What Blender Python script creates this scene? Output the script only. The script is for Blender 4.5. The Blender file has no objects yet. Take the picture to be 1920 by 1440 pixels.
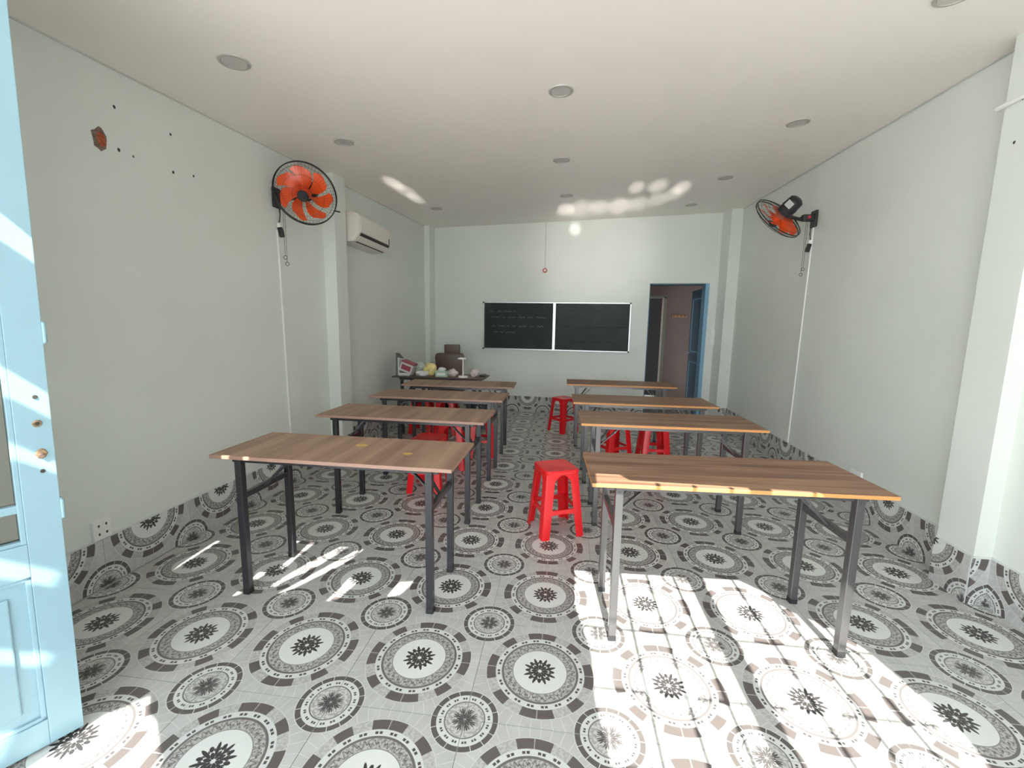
import bpy, bmesh, math, random
from mathutils import Vector, Matrix
PI = math.pi
random.seed(7)
SC = bpy.context.scene
COL = SC.collection

# ------------------------------------------------------------------ camera
cam = bpy.data.cameras.new('camera'); cam.sensor_width = 36; cam.lens = 803.33 / 1920 * 36
cam.clip_start = 0.02; cam.clip_end = 200
co = bpy.data.objects.new('camera', cam); COL.objects.link(co)
r0 = Vector((0.9925212, 0.1208716, 0.0170794)); r1 = Vector((0.0331283, -0.1320420, -0.9906904)); r2 = Vector((-0.1174912, 0.9838470, -0.1350587))
m = Matrix.Identity(4)
for i in range(3):
    m[i][0] = r0[i]; m[i][1] = -r1[i]; m[i][2] = -r2[i]
m[0][3], m[1][3], m[2][3] = 0.0531, -1.0562, 1.3748
co.matrix_world = m
SC.camera = co

# ------------------------------------------------------------------ light
SC.view_settings.view_transform = 'Standard'; SC.view_settings.look = 'None'
SC.view_settings.gamma = 1; SC.view_settings.use_curve_mapping = False
SC.view_settings.exposure = 0.43
W = bpy.data.worlds.new('sky'); SC.world = W; W.use_nodes = True
bg = W.node_tree.nodes['Background']; bg.inputs[0].default_value = (0.88, 0.95, 1.0, 1); bg.inputs[1].default_value = 4.6
SUN_TAN = 1.26
S = Vector((-0.08, 1.0, -SUN_TAN)).normalized()
sun = bpy.data.lights.new('sun', 'SUN'); sun.energy = 14.5; sun.angle = math.radians(0.3); sun.color = (1.0, 0.96, 0.89)
so = bpy.data.objects.new('sun', sun); COL.objects.link(so); so.rotation_euler = S.to_track_quat('-Z', 'Y').to_euler(); so.location = (0, -4, 6)
pl = bpy.data.lights.new('doorway_portal', 'AREA'); pl.shape = 'RECTANGLE'; pl.size = 4.1; pl.size_y = 2.7
pl.cycles.is_portal = True
po = bpy.data.objects.new('doorway_portal', pl); COL.objects.link(po); po.location = (0.08, -0.72, 1.33); po.rotation_euler = (math.radians(90), 0, 0)
# added spots standing in for reflected sunlight; no such lamps stand in the yard
def glint(frm, to, deg, energy, blend=0.6, sx=1.0):
    l = bpy.data.lights.new('added_glint_spot', 'SPOT'); l.energy = energy; l.spot_size = math.radians(deg); l.spot_blend = blend
    l.shadow_soft_size = 0.01; l.color = (1, 0.97, 0.9)
    o = bpy.data.objects.new('added_glint_spot', l); COL.objects.link(o); o.location = frm
    d = (Vector(to) - Vector(frm)).normalized()
    o.rotation_euler = d.to_track_quat('-Z', 'Y').to_euler(); o.scale = (sx, 1, 1)
cy = SC.cycles
cy.max_bounces = 12; cy.diffuse_bounces = 10; cy.glossy_bounces = 4; cy.transmission_bounces = 6; cy.transparent_max_bounces = 8
cy.caustics_reflective = False; cy.caustics_refractive = False; cy.sample_clamp_indirect = 8
cy.use_denoising = True

# ------------------------------------------------------------------ materials
MATS = {}
def mat(name, col, rough=0.6, metal=0.0, spec=0.5, noise=None, bump=None, trans=0.0, emit=None):
    """noise=(scale, amount) mottles the colour; bump=(scale, strength)"""
    if name in MATS: return MATS[name]
    M = bpy.data.materials.new(name); M.use_nodes = True; nt = M.node_tree; b = nt.nodes['Principled BSDF']
    b.inputs['Base Color'].default_value = (*col, 1); b.inputs['Roughness'].default_value = rough
    b.inputs['Metallic'].default_value = metal; b.inputs['Specular IOR Level'].default_value = spec
    if trans: b.inputs['Transmission Weight'].default_value = trans
    tc = nt.nodes.new('ShaderNodeTexCoord')
    if noise:
        n = nt.nodes.new('ShaderNodeTexNoise'); n.inputs['Scale'].default_value = noise[0]; n.inputs['Detail'].default_value = 4
        nt.links.new(tc.outputs['Object'], n.inputs['Vector'])
        r = nt.nodes.new('ShaderNodeMapRange'); r.inputs['From Min'].default_value = 0.3; r.inputs['From Max'].default_value = 0.7
        r.inputs['To Min'].default_value = 1 - noise[1]; r.inputs['To Max'].default_value = 1 + noise[1]
        nt.links.new(n.outputs['Fac'], r.inputs['Value'])
        mx = nt.nodes.new('ShaderNodeVectorMath'); mx.operation = 'SCALE'; mx.inputs[0].default_value = col
        nt.links.new(r.outputs[0], mx.inputs['Scale']); nt.links.new(mx.outputs[0], b.inputs['Base Color'])
    if bump:
        n = nt.nodes.new('ShaderNodeTexNoise'); n.inputs['Scale'].default_value = bump[0]; n.inputs['Detail'].default_value = 3
        nt.links.new(tc.outputs['Object'], n.inputs['Vector'])
        bp = nt.nodes.new('ShaderNodeBump'); bp.inputs['Strength'].default_value = bump[1]; bp.inputs['Distance'].default_value = 0.01
        nt.links.new(n.outputs['Fac'], bp.inputs['Height']); nt.links.new(bp.outputs[0], b.inputs['Normal'])
    MATS[name] = M
    return M

wall_m = mat('wall_paint', (0.715, 0.755, 0.71), 0.5, 0, 0.35, (1.3, 0.035), (3, 0.08))
ceil_m = mat('ceiling_panel', (0.89, 0.835, 0.80), 0.42, 0, 0.4, (0.8, 0.02), (1.6, 0.12))
grout_m = mat('grout', (0.50, 0.50, 0.47), 0.8)
lightmortar_m = mat('skirting_mortar', (0.66, 0.68, 0.68), 0.7)
steel_m = mat('dark_steel_paint', (0.05, 0.05, 0.056), 0.25, 0.4, 0.5)
steelr_m = mat('sunlit_steel_paint', (0.12, 0.118, 0.12), 0.28, 0.6, 0.5)  # same leg steel, lightened: light on the right row put into the colour
rubber_m = mat('black_plastic', (0.02, 0.02, 0.022), 0.5)
red_m = mat('red_plastic', (0.74, 0.012, 0.018), 0.28, 0, 0.5)
orange_m = mat('orange_plastic', (0.80, 0.085, 0.012), 0.3, 0, 0.6)
white_m = mat('white_plastic', (0.80, 0.80, 0.78), 0.35)
cream_m = mat('aircon_plastic', (0.74, 0.70, 0.66), 0.35)
dark_m = mat('dark_slot', (0.05, 0.045, 0.04), 0.7)
blue_m = mat('pale_blue_paint', (0.25, 0.40, 0.47), 0.3, 0, 0.5, (4, 0.03))
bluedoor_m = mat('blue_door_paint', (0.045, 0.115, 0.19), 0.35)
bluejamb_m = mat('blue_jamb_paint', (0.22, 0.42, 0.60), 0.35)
brown_m = mat('brown_leather', (0.11, 0.075, 0.055), 0.45)
board_m = mat('chalkboard', (0.012, 0.022, 0.019), 0.55, 0, 0.3, (5, 0.25))
board2_m = mat('chalkboard_lighter', (0.016, 0.025, 0.022), 0.55, 0, 0.35, (5, 0.3))  # slightly lighter tone for the right panel
chalk_m = mat('chalk', (0.26, 0.29, 0.27), 0.9)
chalk2_m = mat('faint_chalk', (0.06, 0.08, 0.072), 0.9)
alu_m = mat('aluminium', (0.62, 0.64, 0.64), 0.35, 0.6)
brick_m = mat('broken_brick', (0.36, 0.10, 0.05), 0.9, 0, 0.2, (60, 0.4), (80, 0.6))
plaster_m = mat('broken_plaster', (0.20, 0.15, 0.12), 0.9, 0, 0.2, (90, 0.4), (90, 0.5))
hole_m = mat('drill_hole', (0.05, 0.045, 0.035), 0.9)
rust_m = mat('rusty_hole_rim', (0.30, 0.20, 0.12), 0.8, 0, 0.3, (90, 0.4))
lens_m = mat('downlight_lens', (0.52, 0.50, 0.47), 0.4)
rim_m = mat('downlight_rim', (0.40, 0.39, 0.36), 0.4)
concrete_m = mat('yard_concrete', (0.70, 0.68, 0.65), 0.85, 0, 0.3, (2, 0.08))
sunmask_m = mat('sun_mask_sheet', (0.45, 0.46, 0.47), 0.5)
backwall_m = mat('brown_wall', (0.17, 0.125, 0.11), 0.8)
greentrim_m = mat('olive_trim', (0.17, 0.18, 0.13), 0.6)
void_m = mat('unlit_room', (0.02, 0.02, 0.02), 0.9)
yellow_m = mat('yellow_wrap', (0.78, 0.66, 0.28), 0.4, 0, 0.5, (25, 0.25), (30, 0.8))
bag_m = mat('crumpled_bag', (0.70, 0.70, 0.70), 0.35, 0, 0.5, (20, 0.15), (28, 1.0))
pink_m = mat('pinkish_wrap', (0.62, 0.54, 0.52), 0.4, 0, 0.5, (30, 0.35), (35, 1.0))
mint_m = mat('mint_box', (0.42, 0.55, 0.44), 0.5)
maroon_m = mat('maroon_box', (0.34, 0.06, 0.08), 0.5)
greyblue_m = mat('grey_blue_plastic', (0.10, 0.14, 0.18), 0.4)
gold_m = mat('gold_mark', (0.62, 0.38, 0.10), 0.6)
glass_m = bpy.data.materials.new('pane_glass'); glass_m.use_nodes = True
_b = glass_m.node_tree.nodes['Principled BSDF']; _b.inputs['Transmission Weight'].default_value = 1; _b.inputs['Roughness'].default_value = 0.02; _b.inputs['IOR'].default_value = 1.05
_b.inputs['Base Color'].default_value = (0.93, 0.93, 0.93, 1)

class G:
    """tiny node-math helper"""
    def __init__(s, nt): s.nt = nt
    def m(s, op, a, b=None, c=None):
        n = s.nt.nodes.new('ShaderNodeMath'); n.operation = op
        for i, v in enumerate((a, b, c)):
            if v is None: continue
            if isinstance(v, (int, float)): n.inputs[i].default_value = v
            else: s.nt.links.new(v, n.inputs[i])
        return n.outputs[0]
    def band(s, x, lo, hi, e=0.0006):      # 1 inside lo..hi
        return s.m('MULTIPLY', s.step(x, lo, e), s.m('SUBTRACT', 1.0, s.step(x, hi, e)))
    def step(s, x, t, e=0.0006):
        n = s.nt.nodes.new('ShaderNodeMapRange'); n.inputs['From Min'].default_value = t - e; n.inputs['From Max'].default_value = t + e
        s.nt.links.new(x, n.inputs['Value']); return n.outputs[0]
    def mx(s, *v):
        o = v[0]
        for w in v[1:]: o = s.m('MAXIMUM', o, w)
        return o
    def mul(s, *v):
        o = v[0]
        for w in v[1:]: o = s.m('MULTIPLY', o, w)
        return o
    def mix(s, fac, a, b):
        n = s.nt.nodes.new('ShaderNodeMix'); n.data_type = 'RGBA'
        if isinstance(fac, (int, float)): n.inputs[0].default_value = fac
        else: s.nt.links.new(fac, n.inputs[0])
        for i, v in ((6, a), (7, b)):
            if isinstance(v, tuple): n.inputs[i].default_value = (*v, 1)
            else: s.nt.links.new(v, n.inputs[i])
        return n.outputs[2]

def tile_material():
    M = bpy.data.materials.new('patterned_tile'); M.use_nodes = True; nt = M.node_tree; g = G(nt); b = nt.nodes['Principled BSDF']
    tc = nt.nodes.new('ShaderNodeTexCoord'); sp = nt.nodes.new('ShaderNodeSeparateXYZ'); nt.links.new(tc.outputs['Object'], sp.inputs[0])
    X, Y = sp.outputs[0], sp.outputs[1]
    oi = nt.nodes.new('ShaderNodeObjectInfo')
    # scribble noise + veins
    no = nt.nodes.new('ShaderNodeTexNoise'); no.inputs['Scale'].default_value = 95; no.inputs['Detail'].default_value = 2; nt.links.new(tc.outputs['Object'], no.inputs['Vector'])
    wv = nt.nodes.new('ShaderNodeTexNoise'); wv.inputs['Scale'].default_value = 7; wv.inputs['Detail'].default_value = 6; wv.inputs['Distortion'].default_value = 1.2
    nt.links.new(tc.outputs['Object'], wv.inputs['Vector'])
    bgc = g.mix(g.step(wv.outputs[0], 0.5, 0.18), (0.45, 0.455, 0.44), (0.54, 0.545, 0.53))
    dark = (0.085, 0.078, 0.078); mid = (0.26, 0.25, 0.245); pale = (0.62, 0.64, 0.62)
    def star(r, th, n, off, c, l, w):
        # ellipse petals
        t = g.m('ADD', g.m('DIVIDE', th, 2 * PI / n), 0.5 + off)
        a = g.m('MULTIPLY', g.m('SUBTRACT', g.m('FRACT', g.m('ADD', t, 100.0)), 0.5), 2 * PI / n)
        px = g.m('MULTIPLY', r, g.m('COSINE', a)); py = g.m('MULTIPLY', r, g.m('SINE', a))
        q = g.m('ADD', g.m('POWER', g.m('DIVIDE', g.m('SUBTRACT', px, c), l), 2.0), g.m('POWER', g.m('DIVIDE', py, w), 2.0))
        return g.m('SUBTRACT', 1.0, g.step(q, 1.0, 0.15))
    def frac(th, n, off=0.0):
        return g.m('FRACT', g.m('ADD', g.m('DIVIDE', th, 2 * PI / n), 100.0 + off))
    def polar(x, y):
        return g.m('SQRT', g.m('ADD', g.m('MULTIPLY', x, x), g.m('MULTIPLY', y, y))), g.m('ARCTAN2', y, x)
    # big medallion
    r, th = polar(X, Y)
    col = bgc
    # pale hairlines fanning between medallions
    fan = g.m('LESS_THAN', g.m('ABSOLUTE', g.m('SUBTRACT', frac(th, 40), 0.5)), 0.03)
    col = g.mix(g.mul(fan, g.step(r, 0.218)), col, (0.62, 0.62, 0.60))
    inb = g.m('SUBTRACT', 1.0, g.step(r, 0.216))
    col = g.mix(inb, col, (0.58, 0.585, 0.57))
    f20 = frac(th, 20); k = g.m('FLOOR', g.m('DIVIDE', g.m('ADD', th, 10 * PI), 2 * PI / 20)); k5 = g.m('MODULO', k, 5.0)
    even = g.m('SUBTRACT', 1.0, g.m('MODULO', k5, 2.0))
    sect = g.mul(g.band(f20, 0.025, 0.975, 0.01), even)
    ring = g.band(r, 0.177, 0.213)
    col = g.mix(ring, col, g.mix(g.step(no.outputs[0], 0.5, 0.05), (0.50, 0.50, 0.485), (0.40, 0.40, 0.385)))
    col = g.mix(g.mul(ring, sect), col, (0.125, 0.11, 0.105))
    pale_r = g.band(r, 0.153, 0.176)
    col = g.mix(pale_r, col, pale)
    def dots(r, th, n, rc, hw, fr=0.6):
        f = frac(th, n); pr = g.m('ABSOLUTE', g.m('SUBTRACT', f, 0.5))
        f3 = g.band(pr, 0.04, 0.24, 0.01)
        return g.mul(f3, g.band(r, rc - hw, rc + hw))
    col = g.mix(dots(r, th, 20, 0.1645, 0.0048), col, dark)
    col = g.mix(g.band(r, 0.1430, 0.1530), col, (0.15, 0.14, 0.137))
    scr = g.band(r, 0.108, 0.1445)
    f28 = frac(th, 26)
    zig = g.m('ABSOLUTE', g.m('SUBTRACT', g.m('SINE', g.m('MULTIPLY', th, 26.0)), g.m('ADD', g.m('MULTIPLY', g.m('SUBTRACT', r, 0.127), 130.0), g.m('MULTIPLY', g.m('SINE', g.m('MULTIPLY', th, 52.0)), 0.9))))
    col = g.mix(scr, col, g.mix(g.step(no.outputs[0], 0.52, 0.04), (0.46, 0.455, 0.44), (0.26, 0.25, 0.24)))
    col = g.mix(g.mul(g.band(r, 0.114, 0.140), g.m('SUBTRACT', 1.0, g.step(zig, 0.42, 0.1))), col, (0.13, 0.125, 0.12))
    col = g.mix(g.band(r, 0.1065, 0.1100), col, (0.24, 0.235, 0.23))
    disc = g.m('SUBTRACT', 1.0, g.step(r, 0.1065))
    col = g.mix(disc, col, (0.68, 0.705, 0.68))
    st = g.mx(star(r, th, 8, 0.0, 0.0205, 0.0135, 0.0062), star(r, th, 8, 0.5, 0.042, 0.0245, 0.0058), star(r, th, 8, 0.0, 0.047, 0.011, 0.0068))
    st = g.mx(st, star(r, th, 16, 0.5, 0.041, 0.006, 0.0022))
    col = g.mix(st, col, (0.05, 0.047, 0.047))
    # small medallions on the four corners
    xs = g.m('SUBTRACT', g.m('ABSOLUTE', X), 0.25); ys = g.m('SUBTRACT', g.m('ABSOLUTE', Y), 0.25)
    q, tq = polar(xs, ys)
    sm = g.m('SUBTRACT', 1.0, g.step(q, 0.121))
    c2 = g.mix(g.band(q, 0.0, 0.119), (0.58, 0.58, 0.56), pale)
    f16 = frac(tq, 16)
    c2 = g.mix(g.mul(g.band(q, 0.099, 0.1175), g.band(f16, 0.03, 0.97, 0.01)), c2, (0.115, 0.105, 0.10))
    c2 = g.mix(dots(q, tq, 16, 0.085, 0.0042), c2, dark)
    c2 = g.mix(g.band(q, 0.068, 0.0725), c2, (0.16, 0.155, 0.15))
    c2 = g.mix(g.m('SUBTRACT', 1.0, g.step(q, 0.068)), c2, g.mix(g.step(no.outputs[0], 0.5, 0.05), (0.55, 0.555, 0.54), (0.36, 0.355, 0.34)))
    c2 = g.mix(g.mx(star(q, tq, 8, 0.0, 0.016, 0.012, 0.0042), star(q, tq, 8, 0.5, 0.028, 0.017, 0.0038), star(q, tq, 16, 0.5, 0.034, 0.010, 0.0022)), c2, (0.09, 0.085, 0.085))
    col = g.mix(sm, col, c2)
    # tiny tone shift per tile
    v = nt.nodes.new('ShaderNodeHueSaturation'); v.inputs['Saturation'].default_value = 1
    nt.links.new(g.m('ADD', 0.985, g.m('MULTIPLY', oi.outputs['Random'], 0.03)), v.inputs['Value']); nt.links.new(col, v.inputs['Color'])
    nt.links.new(v.outputs[0], b.inputs['Base Color'])
    b.inputs['Roughness'].default_value = 0.30; b.inputs['Specular IOR Level'].default_value = 0.4
    bp = nt.nodes.new('ShaderNodeBump'); bp.inputs['Strength'].default_value = 0.25; bp.inputs['Distance'].default_value = 0.002
    nt.links.new(wv.outputs[0], bp.inputs['Height']); nt.links.new(bp.outputs[0], b.inputs['Normal'])
    return M
tile_m = tile_material()

def wood(name, along):                       # laminate; grain runs along the table (x) or across it (y)
    M = bpy.data.materials.new(name); M.use_nodes = True; nt = M.node_tree; g = G(nt); b = nt.nodes['Principled BSDF']
    tc = nt.nodes.new('ShaderNodeTexCoord'); mp = nt.nodes.new('ShaderNodeMapping'); nt.links.new(tc.outputs['Object'], mp.inputs[0])
    mp.inputs['Scale'].default_value = (1.2, 26, 5) if along == 'x' else (14, 0.9, 5)
    oi = nt.nodes.new('ShaderNodeObjectInfo'); cb = nt.nodes.new('ShaderNodeCombineXYZ')
    for i in range(3): nt.links.new(g.m('MULTIPLY', oi.outputs['Random'], 40.0), cb.inputs[i])
    nt.links.new(cb.outputs[0], mp.inputs['Location'])
    n = nt.nodes.new('ShaderNodeTexNoise'); n.inputs['Scale'].default_value = 1; n.inputs['Detail'].default_value = 5; n.inputs['Distortion'].default_value = 0.5
    nt.links.new(mp.outputs[0], n.inputs['Vector'])
    cr = nt.nodes.new('ShaderNodeValToRGB'); e = cr.color_ramp.elements
    if along == 'x':
        e[0].position = 0.32; e[0].color = (0.15, 0.077, 0.047, 1); e[1].position = 0.68; e[1].color = (0.34, 0.200, 0.122, 1)
    else:
        e[0].position = 0.30; e[0].color = (0.22, 0.128, 0.090, 1); e[1].position = 0.70; e[1].color = (0.40, 0.262, 0.178, 1)
    nt.links.new(n.outputs['Fac'], cr.inputs[0]); nt.links.new(cr.outputs[0], b.inputs['Base Color'])
    b.inputs['Roughness'].default_value = 0.45; b.inputs['Specular IOR Level'].default_value = 0.28
    return M
wood_y = wood('walnut_laminate_cross', 'y'); wood_x = wood('walnut_laminate_long', 'x')
edge_y = mat('edge_band', (0.33, 0.20, 0.15), 0.45); edge_x = mat('edge_band_orange', (0.55, 0.25, 0.08), 0.4)

# ------------------------------------------------------------------ mesh helper
class MB:
    def __init__(s): s.bm = bmesh.new(); s.mi = 0
    def _f(s, n0):
        s.bm.faces.ensure_lookup_table()
        for f in s.bm.faces[n0:]: f.material_index = s.mi
        return s
    def box(s, c, d, rot=None, bev=0.0):
        n0 = len(s.bm.faces)
        M = Matrix.Translation(c) @ (rot.to_4x4() if rot is not None else Matrix.Identity(4)) @ Matrix.Diagonal((*d, 1))
        r = bmesh.ops.create_cube(s.bm, size=1, matrix=M)
        if bev:
            es = list({e for v in r['verts'] for e in v.link_edges})
            bmesh.ops.bevel(s.bm, geom=es, offset=bev, segments=2, profile=0.6, affect='EDGES')
        return s._f(n0)
    def bar(s, p0, p1, w, h, up=(0, 0, 1), bev=0.0):      # rectangular bar
        p0, p1 = Vector(p0), Vector(p1); z = (p1 - p0).normalized(); u = Vector(up)
        if abs(z.dot(u)) > 0.98: u = Vector((0, 1, 0))
        x = u.cross(z).normalized(); y = z.cross(x)
        R = Matrix((x, y, z)).transposed()
        return s.box((p0 + p1) / 2, (w, h, (p1 - p0).length), R, bev)
    def cyl(s, p0, p1, r, r2=None, seg=14, caps=True):
        n0 = len(s.bm.faces); p0, p1 = Vector(p0), Vector(p1); d = p1 - p0
        M = Matrix.Translation((p0 + p1) / 2) @ d.to_track_quat('Z', 'Y').to_matrix().to_4x4()
        bmesh.ops.create_cone(s.bm, cap_ends=caps, segments=seg, radius1=r, radius2=r if r2 is None else r2, depth=d.length, matrix=M)
        return s._f(n0)
    def tube(s, pts, r, seg=8, closed=False):
        n0 = len(s.bm.faces); P = [Vector(p) for p in pts]; n = len(P); rings = []
        for i, p in enumerate(P):
            a = P[(i - 1) % n] if (i > 0 or closed) else p; b = P[(i + 1) % n] if (i < n - 1 or closed) else p
            t = (b - a).normalized(); u = Vector((0, 0, 1)) if abs(t.z) < 0.9 else Vector((1, 0, 0))
            x = t.cross(u).normalized(); y = t.cross(x)
            rings.append([s.bm.verts.new(p + r * (math.cos(2 * PI * k / seg) * x + math.sin(2 * PI * k / seg) * y)) for k in range(seg)])
        for i in range(n if closed else n - 1):
            A, B = rings[i], rings[(i + 1) % n]
            # pick rotation of B that is closest
            sh = min(range(seg), key=lambda q: (A[0].co - B[q].co).length)
            fl = (A[1].co - B[(sh + 1) % seg].co).length <= (A[1].co - B[(sh - 1) % seg].co).length
            for k in range(seg):
                b0, b1 = (B[(sh + k) % seg], B[(sh + k + 1) % seg]) if fl else (B[(sh - k) % seg], B[(sh - k - 1) % seg])
                s.bm.faces.new((A[k], A[(k + 1) % seg], b1, b0))
        if not closed:
            s.bm.faces.new(rings[0][::-1]); s.bm.faces.new(rings[-1])
        return s._f(n0)
    def torus(s, c, nrm, R, r, n=40, seg=6):
        q = Vector(nrm).to_track_quat('Z', 'Y').to_matrix(); c = Vector(c)
        return s.tube([c + q @ Vector((R * math.cos(2 * PI * i / n), R * math.sin(2 * PI * i / n), 0)) for i in range(n)], r, seg, True)
    def prism(s, poly, z0, z1):                            # footprint polygon extruded in z
        n0 = len(s.bm.faces)
        a = [s.bm.verts.new((x, y, z0)) for x, y in poly]; b = [s.bm.verts.new((x, y, z1)) for x, y in poly]
        s.bm.faces.new(a[::-1]); s.bm.faces.new(b); n = len(a)
        for i in range(n): s.bm.faces.new((a[i], a[(i + 1) % n], b[(i + 1) % n], b[i]))
        return s._f(n0)
    def loft(s, rings, cap=True):
        n0 = len(s.bm.faces); V = [[s.bm.verts.new(p) for p in r] for r in rings]; n = len(V[0])
        for A, B in zip(V, V[1:]):
            for i in range(n): s.bm.faces.new((A[i], A[(i + 1) % n], B[(i + 1) % n], B[i]))
        if cap: s.bm.faces.new(V[0][::-1]); s.bm.faces.new(V[-1])
        return s._f(n0)
    def grid(s, rows, thick=0.0):
        n0 = len(s.bm.faces); V = [[s.bm.verts.new(p) for p in r] for r in rows]
        fs = []
        for A, B in zip(V, V[1:]):
            for i in range(len(A) - 1): fs.append(s.bm.faces.new((A[i], A[i + 1], B[i + 1], B[i])))
        if thick: 
            bmesh.ops.recalc_face_normals(s.bm, faces=fs); bmesh.ops.solidify(s.bm, geom=fs, thickness=thick)
        return s._f(n0)
    def blob(s, c, d, sub=3, amp=0.0, seed=0, flat=True):
        n0 = len(s.bm.faces); rnd = random.Random(seed)
        r = bmesh.ops.create_icosphere(s.bm, subdivisions=sub, radius=1)
        ph = [Vector((rnd.uniform(-1, 1), rnd.uniform(-1, 1), rnd.uniform(-1, 1))).normalized() * rnd.uniform(3, 8) for _ in range(9)]
        for v in r['verts']:
            k = 1 + amp * sum(math.sin(v.co.dot(p) + i) for i, p in enumerate(ph)) / 3
            p = v.co * k
            if flat and p.z < -0.75: p.z = -0.75
            v.co = Vector((c[0] + p.x * d[0], c[1] + p.y * d[1], c[2] + p.z * d[2]))
        return s._f(n0)
    def mesh(s, name, mats):
        bmesh.ops.recalc_face_normals(s.bm, faces=s.bm.faces)
        me = bpy.data.meshes.new(name); s.bm.to_mesh(me); s.bm.free()
        for mm in (mats if isinstance(mats, (list, tuple)) else [mats]): me.materials.append(mm)
        return me
    def build(s, name, mats, parent=None, smooth=False):
        me = s.mesh(name, mats)
        if smooth:
            me.polygons.foreach_set('use_smooth', [True] * len(me.polygons))
            try: me.set_sharp_from_angle(angle=math.radians(40))
            except Exception: pass
        o = bpy.data.objects.new(name, me); COL.objects.link(o)
        if parent is not None: o.parent = parent
        return o
def tag(o, label=None, cat=None, group=None, kind=None):
    if label: o['label'] = label
    if cat: o['category'] = cat
    if group: o['group'] = group
    if kind: o['kind'] = kind
    return o
def thing(name, label, cat, loc=(0, 0, 0), rz=0.0, group=None):
    o = bpy.data.objects.new(name, None); COL.objects.link(o); o.empty_display_size = 0.05
    o.location = loc; o.rotation_euler = (0, 0, rz)
    return tag(o, label, cat, group)
def copy_tree(o, parent=None):
    c = o.copy(); COL.objects.link(c); c.parent = parent
    for ch in list(o.children): copy_tree(ch, c)
    return c
def lerp(a, b, t): return a + (b - a) * t

# ------------------------------------------------------------------ room shell
ZC = lambda x, y: 2.645 + 0.029 * x + 0.053 * y             # underside of the ceiling
LX = lambda y: -2.27 + 0.025 * (y - 1)                       # left wall face
RX = lambda y: 2.25 + 0.0425 * (y - 1.6)                     # right wall face beyond the pilaster
BY = lambda x: 5.72 - 0.06 * x                               # back wall face
YF = -0.70                                                   # front opening
# floor: grout bed with one object per tile
fl = MB().prism([(-2.45, -0.75), (2.6, -0.75), (2.6, 8.2), (-2.45, 8.2)], -0.10, -0.004).build('floor', grout_m); tag(fl, kind='structure')
def tile_mesh(x0, x1, y0, y1, t, name):
    b = MB(); g = 0.0012
    b.box(((x0 + x1) / 2, (y0 + y1) / 2, -t / 2), (x1 - x0 - 2 * g, y1 - y0 - 2 * g, t)); return b.mesh(name, tile_m)
ft = tile_mesh(-.25, .25, -.25, .25, 0.012, 'floor_tile'); fts = tile_mesh(-.25, -.03, -.25, .25, 0.012, 'floor_tile_cut')
for i in range(-4, 6):
    for j in range(-1, 12):
        o = bpy.data.objects.new('floor_tile', fts if i == 5 else ft); COL.objects.link(o); o.parent = fl; o.location = (i * .5, j * .5, 0)
for i in range(2, 6):
    for j in range(12, 15):
        o = bpy.data.objects.new('floor_tile', ft); COL.objects.link(o); o.parent = fl; o.location = (i * .5, j * .5, 0)
# walls
def wall(name, poly, z0=-0.1, z1=3.15, m=wall_m):
    o = MB().prism(poly, z0, z1).build(name, m); return tag(o, kind='structure')
wl = wall('wall_left', [(LX(YF), YF), (LX(6.1), 6.1), (LX(6.1) - .2, 6.1), (LX(YF) - .2, YF)])
wr = wall('wall_right', [(2.235, YF), (2.235, 1.25), (2.2555, 1.47), (RX(5.9), 5.9), (RX(5.9) + .2, 5.9), (2.6, YF)])
# back wall with its doorway (x 1.29 .. 2.11)
DX0, DX1, DZ = 1.29, 2.095, 2.03
b = MB()
def seg(x0, x1, z0, z1): b.prism([(x0, BY(x0)), (x1, BY(x1)), (x1, BY(x1) + .14), (x0, BY(x0) + .14)], z0, z1)
seg(-2.35, DX0, -.1, 3.2); seg(DX1, 2.6, -.1, 3.2); seg(DX0, DX1, DZ, 3.2)
wb = b.build('wall_back', wall_m); tag(wb, kind='structure')
# front wall piers either side of the open shop front (behind the camera's view)
wall('wall_front', [(-2.6, YF - .12), (-1.93, YF - .12), (-1.93, YF), (-2.6, YF)], z1=2.72)
wall('wall_front', [(1.78, YF - .12), (2.7, YF - .12), (2.7, YF), (1.78, YF)], z1=2.72)  # unseen pier widened inwards to dim the left wall
# ceiling: gypsum slab lying in the slightly falling plane
b = MB(); P = [(-2.5, YF), (2.75, YF), (2.75, 6.1), (-2.5, 6.1)]
a = [b.bm.verts.new((x, y, ZC(x, y))) for x, y in P]; c = [b.bm.verts.new((x, y, ZC(x, y) + .06)) for x, y in P]
b.bm.faces.new(a[::-1]); b.bm.faces.new(c)
for i in range(4): b.bm.faces.new((a[i], a[(i + 1) % 4], c[(i + 1) % 4], c[i]))
tag(b.build('ceiling', ceil_m), kind='structure')
# thin shadow-gap line along the left and right ceiling edges
for nm, fx, s in (('trim_shade_1', LX, 1), ('trim_shade_2', lambda y: RX(y) if y > 1.47 else 2.235, -1)):   # grey strip paints the joint's shade
    b = MB(); y0, y1 = (YF, 5.8) if s > 0 else (1.5, 5.6)
    b.bar((fx(y0) + s * .003, y0, ZC(fx(y0), y0) - .004), (fx(y1) + s * .003, y1, ZC(fx(y1), y1) - .004), .006, .008)
    tag(b.build(nm, mat('joint_shade_grey', (.58, .58, .55), .8)), kind='structure')
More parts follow.
